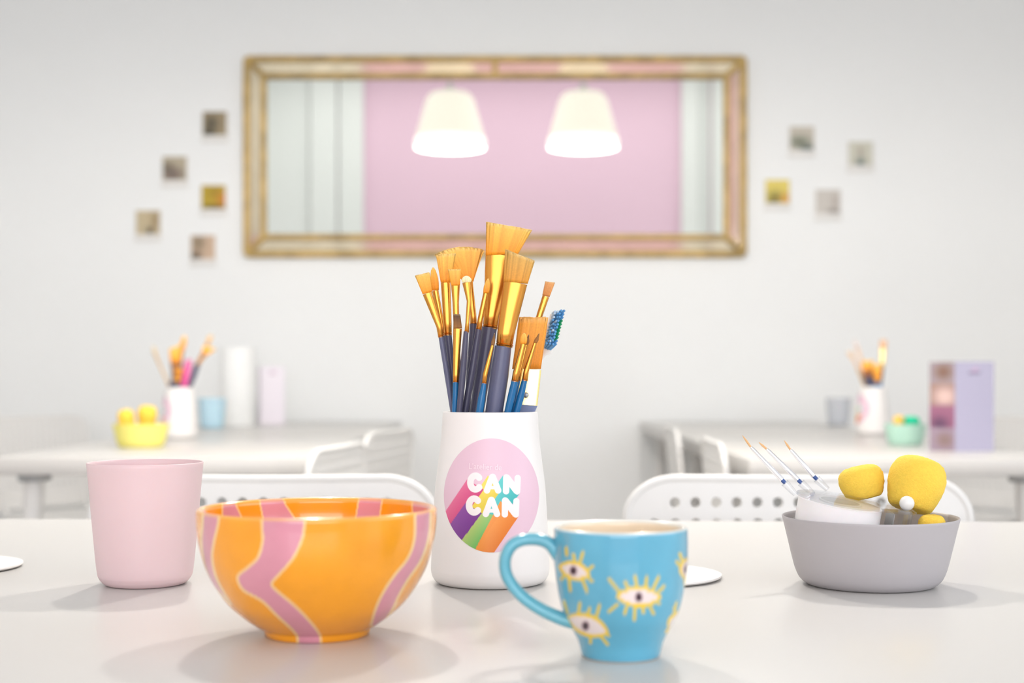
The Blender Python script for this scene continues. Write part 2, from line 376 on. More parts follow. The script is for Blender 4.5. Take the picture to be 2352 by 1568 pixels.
# ------------------------------------------------------------------ pendant lamps (seen in the mirror)
M_SHADE = mat('lit_lampshade', (250, 246, 240), 0.8, emit=((255, 246, 228), .70))
M_SHADE2 = mat('lit_lampshade_band', (255, 250, 240), 0.8, emit=((255, 250, 240), 1.3))
M_BULB = mat('glowing_bulb', (255, 244, 220), 0.5, emit=((255, 236, 200), 6.0))
def pendant(x, label):
    y = 2.4; zb, zt = 2.219, 2.535; rb, rt = .197, .118
    t = thing('pendant_lamp', (x, y, zb), label, 'lamp', 'pendant lamps over the room'); h = zt-zb
    prof = [(rb, .055), (rb-.012, .10), (rt+.02, h-.045), (rt+.006, h-.02), (rt-.012, h-.004), (.03, h), (.03, h-.004), (rt-.016, h-.008), (rt+.002, h-.024), (rb-.017, .10), (rb-.005, .055), (rb, .055)]
    v, f, _ = lathe(prof, 40); sh = mk('shade', v, f, M_SHADE, t)
    v, f, _ = lathe([(rb, .055), (rb+.006, .03), (rb+.004, 0), (rb-.004, .002), (rb-.002, .03), (rb-.006, .054), (rb, .055)], 40); mk('shade_band', v, f, M_SHADE2, sh)
    q = MB(); q.tube([(0, 0, h-.002), (0, 0, h+.05)], [.028, .02], 16); q.build('socket', M_WHITE_PL, t)
    q = MB(); q.tube([(0, 0, h+.05), (0, 0, ZC-zb-.03)], .004, 8); q.build('cord', M_WHITE_PL, t)
    v, f, _ = lathe([(0, ZC-zb), (.06, ZC-zb), (.055, ZC-zb-.03), (0, ZC-zb-.035)], 24); mk('canopy', v, f, M_WHITE_PL, t)
    v, f, _ = lathe([(0, h-.12), (.02, h-.115), (.032, h-.09), (.028, h-.06), (.014, h-.03), (.014, h-.002), (0, h-.002)], 20); mk('bulb', v, f, M_BULB, t)
    light('lamp_disc', 'AREA', (x, y, zb+.008), DISC_W, LAMPC, shape='DISK', size=.34)
    light('lamp_glow', 'POINT', (x, y, zb+.02), LAMP_W, LAMPC, shadow_soft_size=.03)
pendant(-.356, 'white cone pendant lamp reflected in the mirror, left one')
pendant(.409, 'white cone pendant lamp reflected in the mirror, right one')

# ------------------------------------------------------------------ instant photos on the wall
def photo(x, y, label, spots, base, rot=0.0):
    d = Y1; s = d/F
    t = thing('photo_print', px(x, y+4, d-.0005), label, 'photo', 'instant photos stuck on the wall'); t.rotation_euler = (0, rot, 0)
    q = MB(); q.box((-31*s, -.005, -40*s), (31*s, 0, 32*s), .0008); cd = q.build('card', mat('photo_card', (236, 234, 230), 0.45), t)
    n = 18; v = []; c = []; f = []; a = 27*s
    for j in range(n+1):
        for i in range(n+1):
            u, w = i/n, j/n; v.append((-a+2*a*u, -.0056, 4*s+a-2*a*w))
            k = lin(base).copy()
            for (su, sv, sr, sx, cc) in spots:
                g = math.exp(-(((u-su)/sr)**2+((w-sv)/(sr*sx))**2)); k = k*(1-g)+lin(cc)*g
            c.append(k)
    for j in range(n):
        for i in range(n): f.append((j*(n+1)+i, j*(n+1)+i+1, (j+1)*(n+1)+i+1, (j+1)*(n+1)+i))
    mk('picture', v, f, M_PRINT, cd, col=np.array(c))
PB = (150, 134, 108)
photo(494, 284, 'square photo with grey figure, highest of those left of the mirror', [(.35, .5, .3, 1.2, (84, 78, 62)), (.25, .92, .22, .8, (30, 40, 34))], (158, 142, 112))
photo(402, 387, 'square photo with a mauve lower half, left of the mirror', [(.4, .75, .5, .6, (112, 96, 92)), (.2, .45, .25, .8, (108, 98, 84))], (184, 172, 148))
photo(491, 453, 'square ochre yellow photo left of the mirror', [(.6, .95, .6, .22, (70, 66, 18)), (.55, .3, .25, 1, (160, 132, 30)), (.95, .6, .3, 1, (206, 128, 42))], (186, 158, 40))
photo(341, 511, 'square beige photo with small dark spot, farthest left on the wall', [(.58, .86, .16, 1, (34, 30, 26)), (.8, .4, .2, 2, (160, 138, 104))], (198, 182, 148))
photo(467, 568, 'square pinkish photo with dark lower corner, lowest left of the mirror', [(.2, .88, .22, .9, (30, 30, 24)), (.3, .3, .3, 1.2, (136, 122, 98))], (206, 178, 152))
photo(1841, 318, 'square photo with dark teal lower half, nearest the mirror top on its right', [(.4, .65, .5, .55, (116, 124, 104)), (.75, .92, .3, .4, (28, 74, 76))], (204, 196, 182))
photo(1976, 353, 'square pale photo with dark pointed figure, farthest right on the wall', [(.5, .9, .18, 1.3, (70, 92, 92)), (.5, .4, .12, 1.5, (170, 158, 144))], (208, 206, 190))
photo(1785, 440, 'square yellow photo right of the mirror', [(.4, .75, .35, .8, (120, 110, 40)), (.85, .8, .2, 1, (214, 146, 56)), (.3, .98, .25, .3, (84, 70, 26))], (228, 208, 104))
photo(1901, 463, 'square light grey photo with brown corner, lowest right of the mirror', [(.75, .92, .25, .45, (122, 112, 106)), (.85, .5, .2, 1.5, (184, 174, 166))], (206, 200, 192))

# ------------------------------------------------------------------ white brush holder with its round print
HD = 1.13; HS = HD/F; HX = (1126-CX)*HS
HPROF_OUT = [(109, 948), (113, 1008), (120, 1066), (127, 1125), (132, 1213), (135.5, 1290), (135.5, 1310), (131, 1325), (121, 1335), (108, 1338)]
def holder_profile():
    o = [(w*HS, (1338-y)*HS) for w, y in HPROF_OUT]
    p = [(0, .0006), (o[-1][0]-.004, .0006), (o[-1][0], 0.0)]
    p += [tuple(r) for r in cr(o[::-1], 5)[1:]]
    top = o[0]
    p += [(top[0]-.0004, top[1]+.0009), (top[0]-.0013, top[1]+.0010), (top[0]-.0021, top[1]+.0004)]
    p += [(r-.0024, z) for r, z in cr(o[1:-3], 3) if z < top[1]-.002]
    p += [(o[-3][0]-.006, .006), (0, .005)]
    return p
HP = holder_profile()
_hz = np.array([(1338-y)*HS for w, y in HPROF_OUT[::-1]]); _hr = np.array([w*HS for w, y in HPROF_OUT[::-1]])
_c = cr(np.stack([_hr, _hz], 1), 10); _c = _c[np.argsort(_c[:, 1])]
def hrad(z): return np.interp(z, _c[:, 1], _c[:, 0])
def holder_surface(P, off):
    """image points (N,2) -> points on the front of the holder, lifted by off"""
    d = np.full(len(P), HD-.04)
    for _ in range(8):
        X = (P[:, 0]-CX)*d/F-HX; z = CZ-(P[:, 1]-HY)*d/F-TZ; r = hrad(z)+off
        d = HD-np.sqrt(np.maximum(r*r-X*X, 1e-8))
    return np.stack([(P[:, 0]-CX)*d/F, d, CZ-(P[:, 1]-HY)*d/F], 1)
def make_holder(label):
    t = thing('brush_holder', (HX, HD, TZ), label, 'brush holder', 'white brush holders')
    v, f, _ = lathe(HP, 96); mk('cup', v, f, M_CERAM, t, sharp=60)
    # round print: a disc of 262 px diameter wrapped round the front
    n = 300; R_ = 131.0; ccx, ccy = 1129.0, 1137.5
    rad = np.linspace(0, 1, 150); ang = np.linspace(0, 2*np.pi, 360, endpoint=False)
    A, B = np.meshgrid(rad, ang, indexing='ij'); ex = 110*B*0+109.5
    P = np.stack([ccx+109.5*A.ravel()*np.cos(B.ravel()), ccy+131*A.ravel()*np.sin(B.ravel())], 1)
    V = holder_surface(P, .00025)
    Z = (P-np.array([960, 920]))*3.409      # zoomed picture coordinates of the print
    c = np.tile(lin((228, 194, 209)), (len(P), 1))
    def band(p0, p1, q0, q1, cols, row):
        nonlocal c
        # p0->p1: upper left edge, q0->q1: lower right edge
        p0, p1, q0, q1 = [np.array(k, float) for k in (p0, p1, q0, q1)]
        p1 = p0+(p1-p0)*2.2; q1 = q0+(q1-q0)*2.2
        s = sdpoly(Z, [p0, p1, q1, q0]); m = 1-sstep(s, -1.2, 1.2)
        nrm = np.array([-(p1-p0)[1], (p1-p0)[0]]); nrm /= np.linalg.norm(nrm); a = (Z-p0)@nrm; w = ((q0-p0)@nrm)
        u = np.clip(a/w, 0, 1); k = lin(cols[0])[None]*(1-u[:, None])+lin(cols[1])[None]*u[:, None]
        c = c*(1-m[:, None])+k*m[:, None]
    band((665, 585), (485, 845), (800, 720), (640, 960), ((96, 200, 196), (64, 178, 178)), 1)
    band((548, 585), (368, 845), (650, 700), (470, 960), ((240, 216, 92), (222, 196, 52)), 1)
    band((385, 615), (205, 880), (515, 695), (335, 950), ((226, 110, 150), (206, 62, 122)), 1)
    band((372, 800), (232, 995), (500, 880), (330, 1110), ((140, 78, 158), (118, 56, 140)), 2)
    band((500, 880), (330, 1110), (645, 900), (450, 1180), ((178, 202, 116), (100, 184, 100)), 2)
    band((645, 785), (440, 1178), (788, 905), (598, 1185), ((240, 150, 66), (226, 122, 38)), 2)
    for (p, q, r, s_) in [((645, 880), (450, 1172), (788, 905), (598, 1185))]: band(p, q, r, s_, ((240, 150, 66), (226, 122, 38)), 2)
    def arcd(cx, cy, rx, ry, a0, a1, hwid, n=22):
        d = np.full(len(Z), 1e9); pr = None
        for i in range(n+1):
            a = math.radians(a0+(a1-a0)*i/n); p = (cx+rx*math.cos(a), cy+ry*math.sin(a))
            if pr is not None: d = np.minimum(d, sdseg(Z, pr, p))
            pr = p
        return d-hwid
    L = np.full(len(Z), 1e9)
    def C(cx, cy):
        global _
        return np.minimum(arcd(cx, cy, 40, 54, 44, 316, 25.5), 1e9)
    def Aa(ax, ay, h, w):
        l = sdseg(Z, (ax-3, ay), (ax-w, ay+h))-25; r = sdseg(Z, (ax+3, ay), (ax+w, ay+h))-25
        bar = sdseg(Z, (ax-w*.5, ay+h*.72), (ax+w*.5, ay+h*.72))-20; top = sdseg(Z, (ax, ay), (ax, ay+20))-27
        d = np.minimum(np.minimum(l, r), np.minimum(bar, top))
        hole = sdpoly(Z, [(ax, ay+46), (ax-7, ay+68), (ax+8, ay+68)])
        return np.maximum(d, -hole)
    def Nn(x0, x1, y0, y1):
        d = np.minimum(sdseg(Z, (x0+2, y0), (x0, y1))-25, sdseg(Z, (x1, y0+4), (x1-4, y1+2))-24)
        return np.minimum(d, sdseg(Z, (x0+6, y0+4), (x1-8, y1-4))-27)
    for q in (C(450, 640), Aa(584, 598, 104, 44), Nn(690, 781, 600, 708), C(440, 820), Aa(575, 778, 108, 44), Nn(680, 771, 781, 889)): L = np.minimum(L, q)
    c = blend(c, (243, 236, 235), 1-sstep(L, -1.4, 1.4))
    na, nb = 150, 360; f = []
    for i in range(na-1):
        for k in range(nb):
            k2 = (k+1) % nb
            if i == 0: f.append((0, nb+k, nb+k2)) if True else None
            else: f.append((i*nb+k, (i+1)*nb+k, (i+1)*nb+k2, i*nb+k2))
    o = mk('round_print', V, f, M_PRINT, t, col=c, sharp=180, rel=(HX, HD, TZ)); o['label'] = "pink round print reading L'atelier de CAN CAN with rainbow trails"
    cu = bpy.data.curves.new('txt', 'FONT'); cu.body = "L'atelier de"; cu.fill_mode = 'FRONT'; cu.resolution_u = 6
    to = bpy.data.objects.new('txt', cu); COL.objects.link(to); dg = bpy.context.evaluated_depsgraph_get(); dg.update()
    me = bpy.data.meshes.new_from_object(to.evaluated_get(dg)); bpy.data.objects.remove(to)
    tv = np.array([v.co[:2] for v in me.vertices]); tf = [tuple(p.vertices) for p in me.polygons]
    x0, x1 = tv[:, 0].min(), tv[:, 0].max(); sc = (655-400)/(x1-x0)
    ZX = 400+(tv[:, 0]-x0)*sc; ZY = 533+(ZX-400)*.045-tv[:, 1]*sc*1.12
    TV = holder_surface(np.stack([960+ZX/3.409, 920+ZY/3.409], 1), .0006)
    mk('lettering', TV, tf, mat('pale_pink_ink', (250, 226, 234), 0.4), o, smooth=False, rel=(HX, HD, TZ))
    return t
h0 = make_holder('white tapered brush holder with a round rainbow CAN CAN print, in front')

# ------------------------------------------------------------------ brushes
AMB0, AMB1 = (255, 156, 28), (255, 198, 92)
class View:
    """points picked in a zoomed view of the place: view pixel -> point at a given depth"""
    def __init__(s, ox, oy, sc): s.o = (ox, oy); s.s = sc
    def p(s, x, y, d): return px(s.o[0]+x/s.s, s.o[1]+y/s.s, d)
def loft(rings, seg, ridge=0.0, tipjit=0.0, capped=True, exp=2.0, seed=0):
    """rings: (centre, half-width vector, half-depth vector)"""
    rg = np.random.default_rng(seed); v = []; f = []; n = len(rings); jit = rg.uniform(-1, 1, seg); jt = rg.uniform(-1, .25, seg)
    for i, (c, u, w) in enumerate(rings):
        ax = Vector((0, 0, 0))
        if i == n-1 and n > 1: ax = (rings[i][0]-rings[i-1][0])
        for k in range(seg):
            a = 2*math.pi*k/seg; ca, sa = math.cos(a), math.sin(a); e = 2/exp
            x = math.copysign(abs(ca)**e, ca); y = math.copysign(abs(sa)**e, sa); g = 1+ridge*jit[k]*(0.25+.75*i/(n-1))
            v.append(c+u*x*g+w*y*g+ax*tipjit*jt[k])
    for i in range(n-1):
        for k in range(seg):
            k2 = (k+1) % seg; f.append((i*seg+k, i*seg+k2, (i+1)*seg+k2, (i+1)*seg+k))
    if capped:
        f.append(tuple(range(seg-1, -1, -1)))
        m = len(v); ct = rings[-1][0]
        v.append(ct)
        for k in range(seg): f.append(((n-1)*seg+k, (n-1)*seg+(k+1) % seg, m))
    return v, f
def ring(vw, l, r, dl, thick):
    a = vw.p(l[0], l[1], dl); b = vw.p(r[0], r[1], dl); u = (b-a)/2; return ((a+b)/2, u, Vector((0, -u.length*thick, 0)))
def make_brush(vw, label, cup, drim, dtip, handle, ferrule, bris, hm=None, fm=None, name='paint_brush', cat='brush', group='paint brushes in the front holder', col=(AMB0, AMB1), btype='flat', bdep=.34, seed=1, fkind='brush', noinside=False):
    """handle [(x,y,w)...] top to rim; ferrule [(x,y,w,thick)...] bottom to top; bris = (base l, base r, tip l, tip r)"""
    ytip = min(bris[2][1], bris[3][1]); yrim = cup['rim']
    def dep(y):
        t = (yrim-y)/(yrim-ytip)
        return drim+(dtip-drim)*t if t > 0 else drim+(cup['d']-drim)*.25*min(1, -t*.6)
    hs = [tuple(h) for h in handle]
    if not noinside:
        (xa, ya, wa), (xb, yb, wb) = hs[0][:3], hs[-1][:3]; yb2 = cup['bottom']; xe = xb+(xb-xa)/(yb-ya)*(yb2-yb)
        xe = min(max(xe, cup['cx']-cup['hw']), cup['cx']+cup['hw']); hs.append((xe, yb2, wb*.5)+hs[-1][3:])
    pb = vw.p(hs[-1][0], hs[-1][1], dep(hs[-1][1]))
    t = thing(name, pb, label, cat, group)
    def crings(lst, th=None):
        out = []
        for i, h in enumerate(lst):
            p0 = lst[max(i-1, 0)]; p1 = lst[min(i+1, len(lst)-1)]; tx, ty = p1[0]-p0[0], p1[1]-p0[1]; L_ = math.hypot(tx, ty) or 1
            nx, ny = abs(ty)/L_, -tx/L_*(1 if ty > 0 else -1); w = h[2]/2
            out.append(ring(vw, (h[0]-nx*w, h[1]-ny*w), (h[0]+nx*w, h[1]+ny*w), dep(h[1]), h[3] if len(h) > 3 else (th or 1.0)))
        return out
    rg = crings(hs)[::-1]; v, f = loft(rg, 16); mk('handle', v, f, hm or M_SLATE, t, rel=pb)
    fr = []
    fl = list(ferrule)
    if fkind == 'brush':
        (x0, y0, w0, t0), (x1, y1, w1, t1) = fl[0], fl[1]
        for k, g in ((0, 1.0), (.03, 1.0), (.05, .84), (.065, 1.03), (.10, 1.06), (.125, .86), (.15, 1.02), (.19, 1.04), (.22, .90), (.26, .97)):
            fr.append((x0+(x1-x0)*k, y0+(y1-y0)*k, (w0+(w1-w0)*k)*g, t0+(t1-t0)*k))
        fl = fr+fl[1:]
    v, f = loft(crings(fl), 28, exp=2.2 if fkind == 'brush' else 5); mk('ferrule', v, f, fm or M_GOLD, t, rel=pb, sharp=50)
    bl, br, tl, tr = [np.array(k, float) for k in bris]; rings = []; rows = 9
    for i in range(rows):
        u = i/(rows-1); l = bl*(1-u)+tl*u; r = br*(1-u)+tr*u; cc = (l+r)/2
        if btype == 'filbert':
            k = math.sqrt(max(0.03, 1-max(0, (u-.35)/.66)**2.2))*(1+.18*math.sin(math.pi*min(1, u*1.3))); l = cc+(l-cc)*k; r = cc+(r-cc)*k
        if btype == 'round':
            k = (1+.25*math.sin(math.pi*min(1, u*1.8)))*(1-.8*max(0, (u-.4)/.6)); l = cc+(l-cc)*k; r = cc+(r-cc)*k
        if btype == 'fan':
            sp = u; l = cc+(l-cc)*1.0; r = cc+(r-cc)*1.0
        dp = dep(cc[1]); th = bdep*(1-.55*u if btype in ('flat', 'fan') else 1)
        if btype in ('flat', 'fan'):
            h0_ = np.linalg.norm(br-bl); th *= h0_/max(np.linalg.norm(r-l), 1)
        rings.append(ring(vw, l, r, dp, th if btype != 'round' else .9))
    seg = 96 if np.linalg.norm(tr-tl) > 60*vw.s/3.267 else 40
    v, f = loft(rings, seg, ridge=.05 if btype != 'round' else .08, tipjit=.42 if btype in ('flat', 'fan') else .2, exp=3.0 if btype == 'flat' else 2.2, seed=seed)
    if btype == 'fan':
        # arched tip: lift the middle of the upper rows along the axis
        axis = (rings[-1][0]-rings[0][0]); U = rings[-1][1]; ul = U.length
        for i in range(rows):
            for k in range(seg):
                q = v[i*seg+k]; s_ = (q-rings[i][0]).dot(U)/ul/max(rings[i][1].length, 1e-6)
                v[i*seg+k] = q+axis*(.17*(1-s_*s_)-.02)*(i/(rows-1))**2
        v[-1] = v[-1]+axis*.15
    rg2 = np.random.default_rng(seed+50); br_ = rg2.uniform(.84, 1.12, seg); cols = []
    for i in range(rows):
        u = i/(rows-1); base = lin(col[0])*(1-u)+lin(col[1])*u
        if u > .9: base = base*.7+lin((255, 226, 168))*.3
        for k in range(seg): cols.append(np.clip(base*br_[k], 0, 1))
    cols.append(lin(col[1])); mk('bristles', v, f, M_BRIS, t, rel=pb, col=np.array(cols), sharp=180)
    return t
V1 = View(920, 480, 3.267)
CUP = dict(rim=1535, bottom=2735, cx=673, hw=270, d=HD)
def B(label, off, tipoff, *a, **k): return make_brush(V1, label, CUP, HD+off, HD+tipoff, *a, **k)
B('flat brush with slanted amber bristles, farthest left in the front holder', -.008, -.012,
  [(302, 955, 36), (352, 1250, 44), (392, 1530, 34)], [(302, 962, 40, .95), (290, 880, 44, .8), (200, 632, 70, .32)], ((166, 640), (238, 618), (108, 500), (216, 474)), M_SLATE, seed=2)
B('small filbert brush just right of the leftmost flat brush', .006, .004,
  [(322, 945, 34), (372, 1250, 36), (415, 1530, 28)], [(322, 950, 36, .95), (312, 870, 36, .8), (260, 612, 50, .5)], ((236, 612), (288, 608), (216, 440), (272, 436)), M_SLATE, btype='filbert', bdep=.5, seed=3)
B('flat brush with a short square tip, in front of the fan brush', -.003, -.006,
  [(356, 940, 54), (392, 1250, 50), (420, 1530, 42)], [(356, 948, 60, .95), (352, 850, 62, .8), (338, 552, 72, .34)], ((302, 552), (376, 550), (268, 342), (413, 332)), M_NAVY, seed=4)
B('small flat brush with narrow tip, just left of the cream tipped tool', -.013, -.016,
  [(420, 900, 40), (436, 1250, 40), (448, 1530, 34)], [(420, 905, 44, .95), (418, 830, 44, .8), (414, 700, 48, .6), (412, 575, 66, .36)], ((380, 575), (446, 573), (356, 452), (450, 450)), M_NAVY, seed=5)
B('slim blue-handled brush with dark worn bristles, front left in holder', -.0175, -.0175,
  [(414, 1298, 44), (412, 1400, 44), (405, 1530, 40)], [(414, 1302, 44, .95), (415, 1240, 44, .85), (428, 897, 66, .36)], ((396, 897), (462, 895), (398, 786), (448, 790)), M_BLUE, col=((160, 106, 44), (84, 56, 34)), seed=6)
B('fan brush with wide arched amber bristles', .014, .016,
  [(548, 860, 56), (520, 1200, 50), (500, 1530, 44)], [(548, 865, 54, .95), (545, 790, 46, .85), (518, 600, 60, .45), (508, 545, 70, .3)], ((474, 545), (545, 548), (258, 338), (620, 300)), M_NAVY, btype='fan', bdep=.2, seed=7)
B('big flat brush with the tallest bristles of all', .003, .004,
  [(668, 888, 114), (622, 1200, 116), (570, 1530, 108)], [(672, 896, 118, .9), (684, 790, 116, .8), (738, 480, 214, .3), (758, 346, 240, .24)], ((638, 348), (880, 340), (646, 96), (982, 156)), M_NAVY, seed=9, bdep=.26)
B('slim brush standing before the tallest flat brush', -.010, -.011,
  [(586, 902, 46), (540, 1200, 58), (482, 1530, 50)], [(586, 908, 44, .95), (598, 830, 42, .9), (640, 632, 40, .7)], ((620, 632), (662, 630), (638, 522), (676, 520)), M_NAVY, btype='filbert', bdep=.5, seed=10)
B('front flat brush with slanted darker bristles and thick slate handle', -.0205, -.024,
  [(770, 1030, 124), (742, 1250, 138), (700, 1530, 132)], [(778, 1034, 128, .9), (790, 930, 130, .8), (862, 552, 180, .28)], ((772, 545), (954, 560), (790, 302), (1006, 388)), M_SLATE, col=((224, 150, 46), (216, 168, 84)), seed=11, bdep=.3)
B('thin liner brush with blue handle crossing the thick slate handle', -.0305, -.031,
  [(628, 1304, 34), (608, 1420, 54), (592, 1530, 56)], [(628, 1310, 36, .95), (636, 1240, 38, .9), (690, 1022, 22, .8)], ((680, 1022), (702, 1022), (694, 932), (716, 928)), M_BLUE, btype='round', col=((150, 104, 52), (120, 86, 50)), seed=12)
# wide varnish brush on the right
B('wide varnish brush with pale metal ferrule, right side of the holder', .003, .004,
  [(937, 1464, 182, .17), (932, 1500, 160, .16), (922, 1535, 138, .15)], [(935, 1468, 184, .17), (945, 1330, 196, .16), (956, 1200, 200, .16)], ((838, 1200), (1052, 1200), (893, 812), (1106, 812)), mat('grey_blue_lacquer', (128, 140, 176), .35), fm=M_GOLD2, fkind='box', seed=13, bdep=.16, col=((240, 146, 34), (252, 172, 66)))
B('small round brush with blue handle before the varnish brush', -.0275, -.0285,
  [(858, 1288, 52), (828, 1420, 56), (802, 1530, 50)], [(858, 1294, 56, .95), (868, 1230, 52, .9), (922, 1012, 38, .8)], ((900, 1012), (944, 1010), (906, 930), (950, 930)), M_BLUE, btype='filbert', bdep=.6, seed=14)
B('small pointed brush tucked behind the blue-handled round brush', -.018, -.019,
  [(880, 1280, 40), (850, 1420, 46), (826, 1530, 42)], [(880, 1286, 44, .95), (890, 1230, 42, .9), (942, 1018, 30, .8)], ((928, 1018), (958, 1018), (948, 942), (976, 942)), M_BLUE, btype='round', col=((170, 110, 40), (120, 80, 40)), seed=15)
B('fine pointed brush with blue handle, right of the round one', -.024, -.026,
  [(932, 1280, 42), (898, 1420, 54), (868, 1530, 50)], [(932, 1288, 46, .95), (942, 1220, 40, .9), (1010, 1004, 26, .8)], ((998, 1004), (1024, 1006), (1028, 930), (1052, 934)), M_BLUE, btype='round', col=((170, 110, 40), (124, 84, 40)), seed=16)
B('small flat brush standing up behind the varnish brush, on the right', .022, .024,
  [(985, 980, 40), (905, 1250, 40), (822, 1530, 34)], [(985, 985, 44, .95), (1000, 930, 42, .85), (1090, 655, 52, .36)], ((1064, 646), (1118, 660), (1086, 542), (1158, 552)), M_NAVY, col=((214, 136, 62), (232, 166, 100)), seed=17)
# rivets on the varnish brush ferrule
_vb = [o for o in bpy.data.objects if o.get('label', '').startswith('wide varnish')][0]
for rx in (940, 880):
    c = V1.p(rx, 1395, HD+.003-.0105)+Vector((0, 0, 0)); v, f, _ = lathe([(0, .0022), (.0014, .0018), (.0021, .0008), (.0023, 0), (0, 0)], 14)
    v = np.array([(p[0], -p[2], p[1]) for p in v])+np.array(c); mk('rivet', v, f, M_STEEL, [c_ for c_ in _vb.children if c_.name.startswith('ferrule')][0], rel=_vb.location)
# cream dome tipped tool
t = B('slim tool with a cream domed tip left of the tallest brush', -.020, -.021,
  [(492, 918, 38), (470, 1200, 50), (440, 1530, 46)], [(496, 924, 36, .95), (502, 850, 30, .95), (514, 690, 34, .9), (496, 552, 66, .5)], ((464, 552), (528, 550), (462, 500), (526, 500)), M_NAVY, name='blending_tool', btype='filbert', bdep=.5, col=((250, 232, 170), (255, 246, 214)), seed=18)
for ch in t.children:
    if ch.name.startswith('bristles'): ch.name = 'domed_tip'
# toothbrush behind the varnish brush
def toothbrush():
    dd = HD+.021; axis = [(1168, 800), (1104, 1035), (1010, 1180), (930, 1535), (760, 2735)]
    pts = [V1.p(x, y, dd) for x, y in axis]; t = thing('toothbrush', pts[-1], 'toothbrush with blue and green bristles sticking out on the right', 'toothbrush')
    P = cr([p[:] for p in pts], 6); rad = [(.0050 if i < 8 else .0026 if i < 14 else .0042) for i in range(len(P))]
    v, f = tube(P, rad, 12, ell=.55, up=(0, -1, 0)); mk('handle', v, f, M_WHITE_PL, t, rel=pts[-1])
    mbs = {'blue': MB(), 'green': MB(), 'pale': MB()}
    for i in range(11):
        u = i/10
        for j, nm in enumerate(('pale' if i < 3 else 'blue', 'pale' if i % 3 == 0 else 'blue', 'blue', 'green')):
            bx, by = 1150-62*u+j*13-8, 785+250*u+j*6
            if nm == 'green' and (i < 3 or i > 8): nm = 'blue'
            p0 = V1.p(bx, by, dd-.003-.001*j); p1 = V1.p(bx+26+j*7+random.uniform(-8, 8), by-22-j*6+random.uniform(-8, 8), dd-.012-.0012*j)
            if j == 3: p1 = V1.p(bx+50, by-44, dd-.009)
            mbs[nm].tube([p0, (p0+p1)/2, p1], [.0011, .0012, .0010], 7)
    for nm, c in (('blue', (84, 148, 200)), ('green', (20, 150, 92)), ('pale', (176, 204, 228))):
        o = mbs[nm].build('bristle_tufts', mat(nm+'_nylon', c, 0.4), t, rel=pts[-1]); o['label'] = nm+' bristle tufts'; o['kind'] = 'stuff'
toothbrush()

# ------------------------------------------------------------------ orange bowl with pink stripes
def striped_bowl():
    d = .9026; s = d/F; cx = (729-CX)*s
    t = thing('striped_bowl', (cx, d, TZ), 'glazed orange bowl with wavy pink stripes edged in cream', 'bowl')
    k = s/3.794
    out = [(1041, 270), (1036, 400), (1012, 560), (962, 740), (884, 900), (772, 1060), (652, 1170), (536, 1254), (470, 1290)]
    o = np.array([(w*k, (1351-y)*k) for w, y in out]); o[:, 0] *= .998
    foot = [(.0, .001), (.028, .001), (.0316, 0.0), (.0330, .0006), (.0334, .003), (.0340, .0046)]
    outer = cr(np.vstack([foot[-2:], o[::-1]]), 9)[1:]
    top = o[0]; lip = [(top[0]-.0004, top[1]+.0012), (top[0]-.0016, top[1]+.002), (top[0]-.003, top[1]+.0018), (top[0]-.0042, top[1]+.0008)]
    inner = cr(np.array([(top[0]-.0047, top[1]-.001)]+[(r-.0046, z) for r, z in o[1:7]]+[(.030, .0125), (.015, .0095), (0, .009)]), 14)
    prof = [tuple(x) for x in foot[:-2]]+[tuple(x) for x in outer]+lip+[tuple(x) for x in inner]
    n_out = len(foot)-2+len(outer)+2
    SEG = 720; v, f, rows = lathe(prof, SEG); Vw = v+np.array([cx, d, TZ])
    inn = np.zeros(len(v), bool)
    for r in rows[n_out:]: inn[r] = True
    # picture of each point: front half outside, back half inside; the other halves repeat it turned half round
    front = (v[:, 1] <= 0)
    vv = v.copy(); flip = np.where(inn, front, ~front); vv[flip, 0] *= -1; vv[flip, 1] *= -1
    Z = (proj(vv+np.array([cx, d, TZ]))-np.array([420, 1100]))*3.794
    S = lambda L, R_: list(map(tuple, cr(L, 5)))+list(map(tuple, cr(R_[::-1], 5)))
    outs = [S([(686, 300), (690, 440), (694, 540), (655, 680), (565, 770), (490, 830), (478, 880), (530, 970), (690, 1062), (820, 1190), (985, 1350), (1000, 1460)],
              [(1068, 300), (1060, 400), (1040, 520), (960, 690), (830, 840), (776, 905), (805, 960), (960, 1090), (1090, 1220), (1190, 1350), (1205, 1460)]),
            S([(176, 250), (168, 420), (160, 560), (190, 760), (250, 930)], [(318, 280), (305, 400), (268, 560), (256, 700), (300, 880), (420, 1090)]),
            S([(2024, 260), (2018, 520), (1960, 690), (1850, 830), (1750, 980), (1680, 1130), (1640, 1270)], [(2162, 250), (2148, 480), (2080, 700), (1960, 880), (1880, 1020), (1830, 1130), (1700, 1330)])]
    inns = [[(345, 180), (455, 180), (470, 240), (515, 340), (560, 480), (380, 480), (345, 330)], [(660, 150), (862, 150), (900, 230), (980, 350), (1040, 480), (740, 500), (700, 350)],
            [(1535, 150), (1740, 150), (1712, 350), (1700, 500), (1490, 500), (1505, 350)], [(1995, 150), (2165, 150), (2160, 300), (2050, 420), (2000, 330)]]
    dist = np.full(len(v), 1e9)
    for group, msk in ((outs, ~inn), (inns, inn)):
        for p in group: dist[msk] = np.minimum(dist[msk], sdpoly(Z[msk], p))
    c = np.tile(lin((254, 166, 30)), (len(v), 1)); w = np.where(inn, 9, 14)
    c = blend(c, (226, 152, 168), 1-sstep(dist, -3, 3)); c = blend(c, (255, 214, 150), 1-sstep(np.abs(dist), w*.55, w))
    rz = np.abs(v[:, 2]-(top[1]+.0016)); c = blend(c, (255, 190, 96), (1-sstep(rz, .0004, .0018))*.6)
    mk('bowl_body', v, f, M_PAINT, t, col=c, sharp=180)
striped_bowl()

